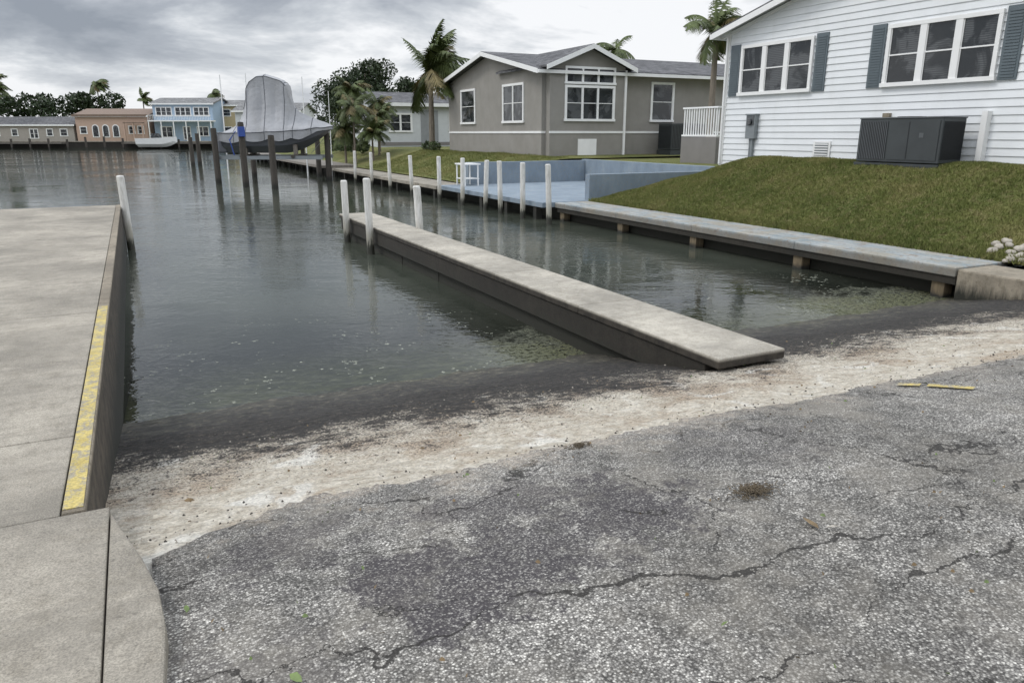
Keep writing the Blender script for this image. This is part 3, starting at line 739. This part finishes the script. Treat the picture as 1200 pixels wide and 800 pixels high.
tree('shade_tree',*W(-15.0,76),1.2,8.6,4.5,16000,.15,clumps=32)
tree('shade_tree',*W(-19.5,95),1.2,7.0,3.6,7000,.18)
tree('shade_tree',*W(-11.5,84),1.2,7.0,3.8,8000,.18)
e=empty('distant_trees'); cs=[]
for X in np.arange(-120,-74,1.8):
    s,t=W(X,155+random.uniform(-3,3)); cs.append((s,t,random.uniform(4.5,9.4)if X<-80 else random.uniform(3,6.5),random.uniform(1.8,3.0)))
for X in np.arange(-72,60,2.6):
    s,t=W(X,165+random.uniform(-3,3)); cs.append((s,t,random.uniform(2.5,4.8),random.uniform(1.8,2.6)))
leaves_mesh('foliage',cs,28000,.42,LEAF,e)
palm('palm_tree',*W(-92,138),1.2,9.6,3.4,24,wr,lw=2)
palm('palm_tree',*W(-84,158),1.2,11.0,2.8,22,wr,lw=2.5); palm('palm_tree',*W(-76,160),1.2,8.0,2.4,18,wr,lw=2.5); palm('palm_tree',*W(-60,156),1.2,9,2.4,18,wr,lw=2.5)
e=empty('hedge'); cs=[(s_,t_,1.5+.3*random.random(),.55) for s_,t_ in [(13.2+random.uniform(0,1.5),51+i*.9) for i in range(10)]]
leaves_mesh('foliage',cs,3500,.09,LEAFL,e)
e=empty('shrub'); cs=[(16.2+random.uniform(-.2,.2),42.5+i*.5,1.75,.4) for i in range(4)]
leaves_mesh('foliage',cs,900,.07,LEAFL,e)

# ------------------------------------------------------------------ boat on lift
e=empty('covered_boat',(4.65,43.0,0),math.radians(-25))
L=5.5
prof=[(-.1,.02),(.3,.22),(.62,.42),(.95,.95),(1.2,1.65),(1.32,2.25),(1.5,2.55),(1.9,2.80),(2.35,2.84),(2.75,2.66),(3.15,2.52),(3.38,2.28),(3.46,1.75),(3.62,1.15),(4.0,.80),(4.6,.52),(5.1,.28),(5.5,.04)]
def hb(x): return 1.22*(1-max(0,(x-2.9)/2.65)**2.0) if x<5.5 else .03
def gz(x): return 2.55+.30*max(0,x/L)**2
def kz(x): return 1.50+max(0,(x-3.0)/2.5)**1.8*1.22
mb=MB(); vs=[];fs=[];nx=28
for i in range(nx):
    x=L*i/(nx-1); b_=max(hb(x),.02); g=gz(x); k=min(kz(x),g-.05); ch=k+(g-k)*.35
    vs+=[(x,-b_,g),(x,-b_*.96,ch+(g-ch)*.4),(x,-b_*.84,ch),(x,0,k),(x,b_*.84,ch),(x,b_*.96,ch+(g-ch)*.4),(x,b_,g)]
for i in range(nx-1):
    for j in range(6): fs.append((i*7+j,i*7+j+1,(i+1)*7+j+1,(i+1)*7+j))
fs.append(tuple(range(7))); mb.add(vs,fs,HULLM); mb.done('hull',e)
mb=MB(); vs=[];fs=[];nx=120;nc=45
px=[p[0] for p in prof]; pz=[p[1] for p in prof]
for i in range(nx):
    x=-.1+5.65*i/(nx-1); b_=max(hb(min(max(x,0),5.49)),.03)+.04; g=gz(x)
    H=float(np.interp(x,px,pz)); w_=min(1,max(0,(H-.6)/1.6)); topw=.50*w_; ex_=1+1.8*w_
    for j in range(nc):
        a=-1+2*j/(nc-1); A=abs(a)
        if A>.80:
            q=(A-.80)/.20; y=b_+.03*math.sin(x*8+(3 if a>0 else 0))*q; z=g-(.40+.12*abs(math.sin(x*2.6)))*q*(1 if x<4 else max(.3,1-(x-4)/1.6))
        elif A>.28:
            u=1-(A-.28)/.52; y=topw+(b_-topw)*(1-u)**ex_; z=g+(H-.10*w_)*u
            pl=math.sin(u*math.pi); y+=.07*pl*w_*abs(math.sin(x*4.5)); z+=.03*pl*math.sin(x*6+2*a)
        else:
            y=topw*A/.28; z=g+H-.10*w_*(A/.28)**2
        y=math.copysign(y,a) if A>1e-6 else 0
        n_=mn.noise((x*2.3,y*2.3,z*1.2))
        vs.append((x+.03*n_,y+.04*n_,z+.035*n_))
for i in range(nx-1):
    for j in range(nc-1): fs.append((i*nc+j,i*nc+j+1,(i+1)*nc+j+1,(i+1)*nc+j))
vv=vs
mb.add(vs,fs,COVER)
for i in (17,30,50,71,80,98):
    mb.tube([Vector(vv[i*nc+j])+Vector((0,0,.006)) for j in range(0,nc,1)],[.017]*nc,COVSEAM,4,False)
mb.tube([Vector(vv[i*nc+4])+Vector((0,-.01,0)) for i in range(0,nx)],[.022]*nx,COVSEAM,4,False)
mb.tube([Vector(vv[i*nc+16])+Vector((0,-.01,0)) for i in range(24,74)],[.016]*50,COVSEAM,4,False)
mb.done('cover',e,smooth=False)
mb=MB(); mb.box(-.5,0.0,-.25,.25,1.5,2.5,HULLM); mb.done('outboard_motor',e,.08)
mb=MB()
for x in (1.1,3.7):
    mb.tube([(x,-1.5,1.36),(x,1.5,1.36)],[.09,.09],PILE,8)
    for y in (-.75,.75): mb.box(x-.1,x+.1,y-.08,y+.08,1.40,1.95,DECKW)
mb.box(-.6,5.2,-1.35,-1.2,1.2,1.38,BOXG); mb.box(-.6,5.2,1.2,1.35,1.2,1.38,BOXG)
mb.done('lift_cradle',e)
e=empty('boat_lift_pilings'); mb=MB()
for s,t,z in [(5.75,36.1,2.42),(4.75,38.2,3.0),(3.85,41.7,2.75),(9.45,41.2,2.55),(9.8,45.2,2.4),(6.3,46.5,2.2)]:
    mb.tube([(s,t,-2),(s,t,z-.1),(s,t,z)],[.16,.145,.13],PILE,12)
    mb.tube([(s,t,z),(s,t,z+.03)],[.145,.02],ACL,12)
mb.done('pilings',e)
mb=MB(); mb.box(4.6,4.9,38.0,38.4,2.35,2.8,BLUEP); mb.tube([(4.5,38.2,2.6),(4.2,38.2,2.2),(4.35,38.2,1.5)],[.03,.03,.03],BLUEP,6); mb.done('lift_motor',e,.05)
def cable(a,b_): 
    mb=MB(); mb.tube([a,b_],[.012,.012],BOXG,5); mb.done('cable',e)
cable((4.75,38.3,2.4),(5.2,41.5,1.45)); cable((9.45,41.2,2.4),(8.6,41.4,1.45))
mb=MB()
for s,t,z in [(4.3,66,2.2),(4.9,67,2.5)]: mb.tube([(s,t,-2),(s,t,z)],[.18,.16],PILE,10)
mb.done('mooring_pilings')
mb=MB()
for X,Y,z0,z1,r in [(-16.1,43,.0,5.6,.045),(-15.7,46,.0,5.9,.045),(-12.4,46,0,5.7,.045),(-10.9,46,0,4.9,.03)]:
    s,t=W(X,Y); mb.tube([(s,t,z0),(s+.05,t,z1)],[r,r*.6],TRIM,6)
mb.done('boat_guide_poles')
e=empty('motor_boat',(*W(-62,127),0),YAW); mb=MB(); vs=[];fs=[]
for i in range(12):
    x=6.5*i/11; b_=1.1*(1-max(0,(x-3.5)/3.05)**2); g=1.0+.25*(x/6.5)**2; k=-.2+max(0,(x-4)/2.5)**2*.8
    vs+=[(x,-b_,g+.7),(x,-b_*.8,k+1.0),(x,0,k+.5),(x,b_*.8,k+1.0),(x,b_,g+.7)]
for i in range(11):
    for j in range(4): fs.append((i*5+j,i*5+j+1,(i+1)*5+j+1,(i+1)*5+j))
fs.append((0,1,2,3,4)); fs+= [(i*5,(i+1)*5,(i+1)*5+4,i*5+4) for i in range(11)]
mb.add(vs,fs,TRIM); mb.prism([(2.4,-.6,1.8),(3.8,-.6,1.8),(3.4,-.6,2.5),(2.6,-.6,2.5)],(0,1.2,0),GLASS); mb.done('hull',e)

# ------------------------------------------------------------------ small furniture
e=empty('fish_cleaning_table'); mb=MB(); mb.box(11.4,12.1,27.0,27.95,1.32,1.37,TRIM)
for x in (11.45,12.0):
    for y in (27.05,27.85): mb.tube([(x,y,.53),(x,y,1.32)],[.03,.03],TRIM,6)
mb.box(11.42,12.08,27.1,27.85,.78,.81,TRIM); mb.done('table',e)
e=empty('porch_steps'); mb=MB(); mb.box(19.4,21.0,22.0,24.0,1.2,2.35,STUC2)
for x in np.arange(19.5,21.0,.14): mb.box(x-.02,x+.02,22.03,22.07,2.45,3.4,TRIM)
for y in np.arange(22.1,24,.14): mb.box(19.43,19.47,y-.02,y+.02,2.45,3.4,TRIM)
mb.box(19.4,21.0,22.0,22.1,3.4,3.46,TRIM); mb.box(19.4,19.5,22.101,24,3.4,3.46,TRIM); mb.box(19.4,21.0,22.0,22.1,2.38,2.45,TRIM); mb.box(19.4,19.5,22.101,24,2.38,2.45,TRIM)
mb.done('railing',e)

# debris --------------------------------------------------
LEAFD=simple('dry_leaf',(.16,.11,.055),.8,.4,20); LEAFG=simple('green_leaf',(.12,.17,.05),.6,.3,20); WEED=leaf_mat('dried_seaweed',(.085,.065,.04))
mb=MB()
def leaf(s,t,z,r,mat):
    a=random.uniform(0,6.28); c,d=math.cos(a),math.sin(a)
    P=lambda x,y,h:(s+x*c-y*d,t+x*d+y*c,z+h)
    mb.add([P(-r,0,.004),P(-.3*r,.42*r,.014),P(.5*r,.3*r,.012),P(r,0,.006),P(.5*r,-.3*r,.004),P(-.3*r,-.42*r,.004)],[(0,1,2,3,4,5)],mat)
for i in range(260):
    s=random.uniform(-.1,7); t=random.uniform(.8,5.6)
    leaf(s,t,rampz(t)+.014,random.uniform(.004,.014),random.choice([LEAFD,LEAFD,LEAFD,LEAFG]))
for s,t,r,m_ in [(-.02,2.55,.022,LEAFG),(.25,1.95,.03,LEAFG),(2.35,1.92,.05,LEAFD),(2.4,1.85,.035,ROCK),(1.55,1.55,.02,LEAFG),(.05,3.9,.03,LEAFD),(-.1,4.6,.03,LEAFD)]:
    leaf(s,t,rampz(t)+.016,r,m_)
mb.done('fallen_leaves')
def weed(s,t,r,n,nm='seaweed_clump'):
    mb=MB()
    for i in range(n):
        a=random.uniform(0,6.28); q=r*abs(random.gauss(0,.5)); x=s+q*math.cos(a)*1.3; y=t+q*.8*math.sin(a); b_=random.uniform(0,6.28); l=random.uniform(.012,.035)
        zz=rampz(y)+.012+.02*max(0,1-q/r)*random.random()
        mb.tube([(x,y,zz),(x+l*.5*math.cos(b_),y+l*.5*math.sin(b_),zz+.006),(x+l*math.cos(b_+.5),y+l*math.sin(b_+.5),zz)],[.0022,.0022,.0015],WEED,4,False)
    mb.done(nm)
weed(2.40,2.30,.11,330); weed(2.15,3.42,.07,90)
mb=MB(); 
for i in range(1300):
    s=random.uniform(-.3,9.5); t=random.uniform(3.2,5.6) if i%3==0 else 3.45+random.gauss(0,.14)
    r=random.uniform(.003,.012); z=rampz(t)-.004; v0=[(r,0,0),(0,r,0),(-r,0,0),(0,-r,0),(0,0,r*.9)]
    a=random.random()*6; mb.add([(s+x*math.cos(a)-y*math.sin(a)*.7,t+x*math.sin(a)+y*math.cos(a)*.7,z+zz+.004) for x,y,zz in v0],[(0,1,4),(1,2,4),(2,3,4),(3,0,4)],ROCK if i%2 else PILE)
mb.done('loose_gravel')
mb=MB()
for (a,b_) in [((4.74,3.28),(4.82,3.16)),((4.84,3.12),(4.95,2.86))]:
    for k in range(6):
        p0=Vector(a).lerp(Vector(b_),k/6); p1=Vector(a).lerp(Vector(b_),(k+1)/6)
        w=.03
        mb.quad((p0.x-w,p0.y-w*.4,rampz(p0.y)+.018),(p0.x+w,p0.y+w*.4,rampz(p0.y)+.018),(p1.x+w,p1.y+w*.4,rampz(p1.y)+.018),(p1.x-w,p1.y-w*.4,rampz(p1.y)+.018),YEL)
mb.done('yellow_marking')

# ------------------------------------------------------------------ world, sun, camera
w=bpy.data.worlds.new('World'); scene.world=w; w.use_nodes=True; nt=w.node_tree; nt.nodes.clear(); N=NT(nt)
SUN_EL=math.radians(52); dirv=Vector((-.75,.35,0)).normalized()
sky=N.n('ShaderNodeTexSky',sky_type='NISHITA'); sky.sun_disc=False; sky.sun_elevation=SUN_EL; sky.sun_rotation=math.atan2(dirv.x,dirv.y)
bg1=N.n('ShaderNodeBackground',{'Color':sky.outputs[0],'Strength':.08})
tc=N.n('ShaderNodeTexCoord').outputs['Generated']; x,y,z=N.sep(tc)
zz=N.math('ADD',N.math('MAXIMUM',z,0.0),.24)
v=N.n('ShaderNodeCombineXYZ',{0:N.math('DIVIDE',x,zz),1:N.math('DIVIDE',y,zz),2:N.math('ADD',N.math('MULTIPLY',z,3.0),3.7)}).outputs[0]
n1=N.noise(v,1.15,6,.6,.35); n2=N.noise(v,.45,3,.5)
f=N.math('ADD',N.math('MULTIPLY',n1,.60),N.math('MULTIPLY',n2,.42))
glow=N.mr(N.math('ADD',N.math('MULTIPLY',x,-.80),N.math('MULTIPLY',y,.60)),.80,1.0,0,.07)
f=N.math('ADD',f,N.math('MULTIPLY',glow,N.mr(z,.02,.20,1,-.35)))
rt=N.mr(x,.1,.7,0,.022)      # thinner cloud toward the right
f=N.math('ADD',f,rt)
c=N.ramp(f,[(.41,(.29,.32,.37)),(.48,(.41,.44,.49)),(.53,(.60,.63,.67)),(.585,(.92,.93,.95))])
hz=N.mr(z,0.0,.10,.45,0); c=N.mix(hz,c,(.78,.80,.84))
c=N.mix(1,c,N.mr(z,.17,.75,1.0,3.0),'MULTIPLY')
bg2=N.n('ShaderNodeBackground',{'Color':c,'Strength':1.08})
mx=N.n('ShaderNodeMixShader',{0:.92}); nt.links.new(bg1.outputs[0],mx.inputs[1]); nt.links.new(bg2.outputs[0],mx.inputs[2])
o=N.n('ShaderNodeOutputWorld'); nt.links.new(mx.outputs[0],o.inputs[0])
ld=bpy.data.lights.new('sun','SUN'); ld.energy=1.3; ld.angle=math.radians(14); ld.color=(1,.96,.90)
lo=bpy.data.objects.new('sun',ld); scene.collection.objects.link(lo)
sd=Vector((dirv.x*math.cos(SUN_EL),dirv.y*math.cos(SUN_EL),math.sin(SUN_EL)))
lo.rotation_euler=sd.to_track_quat('Z','Y').to_euler()
cd=bpy.data.cameras.new('camera'); cd.lens=26; cd.sensor_width=36; cd.clip_end=4000; cd.clip_start=.05
co=bpy.data.objects.new('camera',cd); scene.collection.objects.link(co); co.location=(0,0,2.5)
co.rotation_euler=(math.radians(90-15.7),0,YAW); scene.camera=co
scene.view_settings.view_transform='Standard'; scene.view_settings.look='None'; scene.view_settings.exposure=0
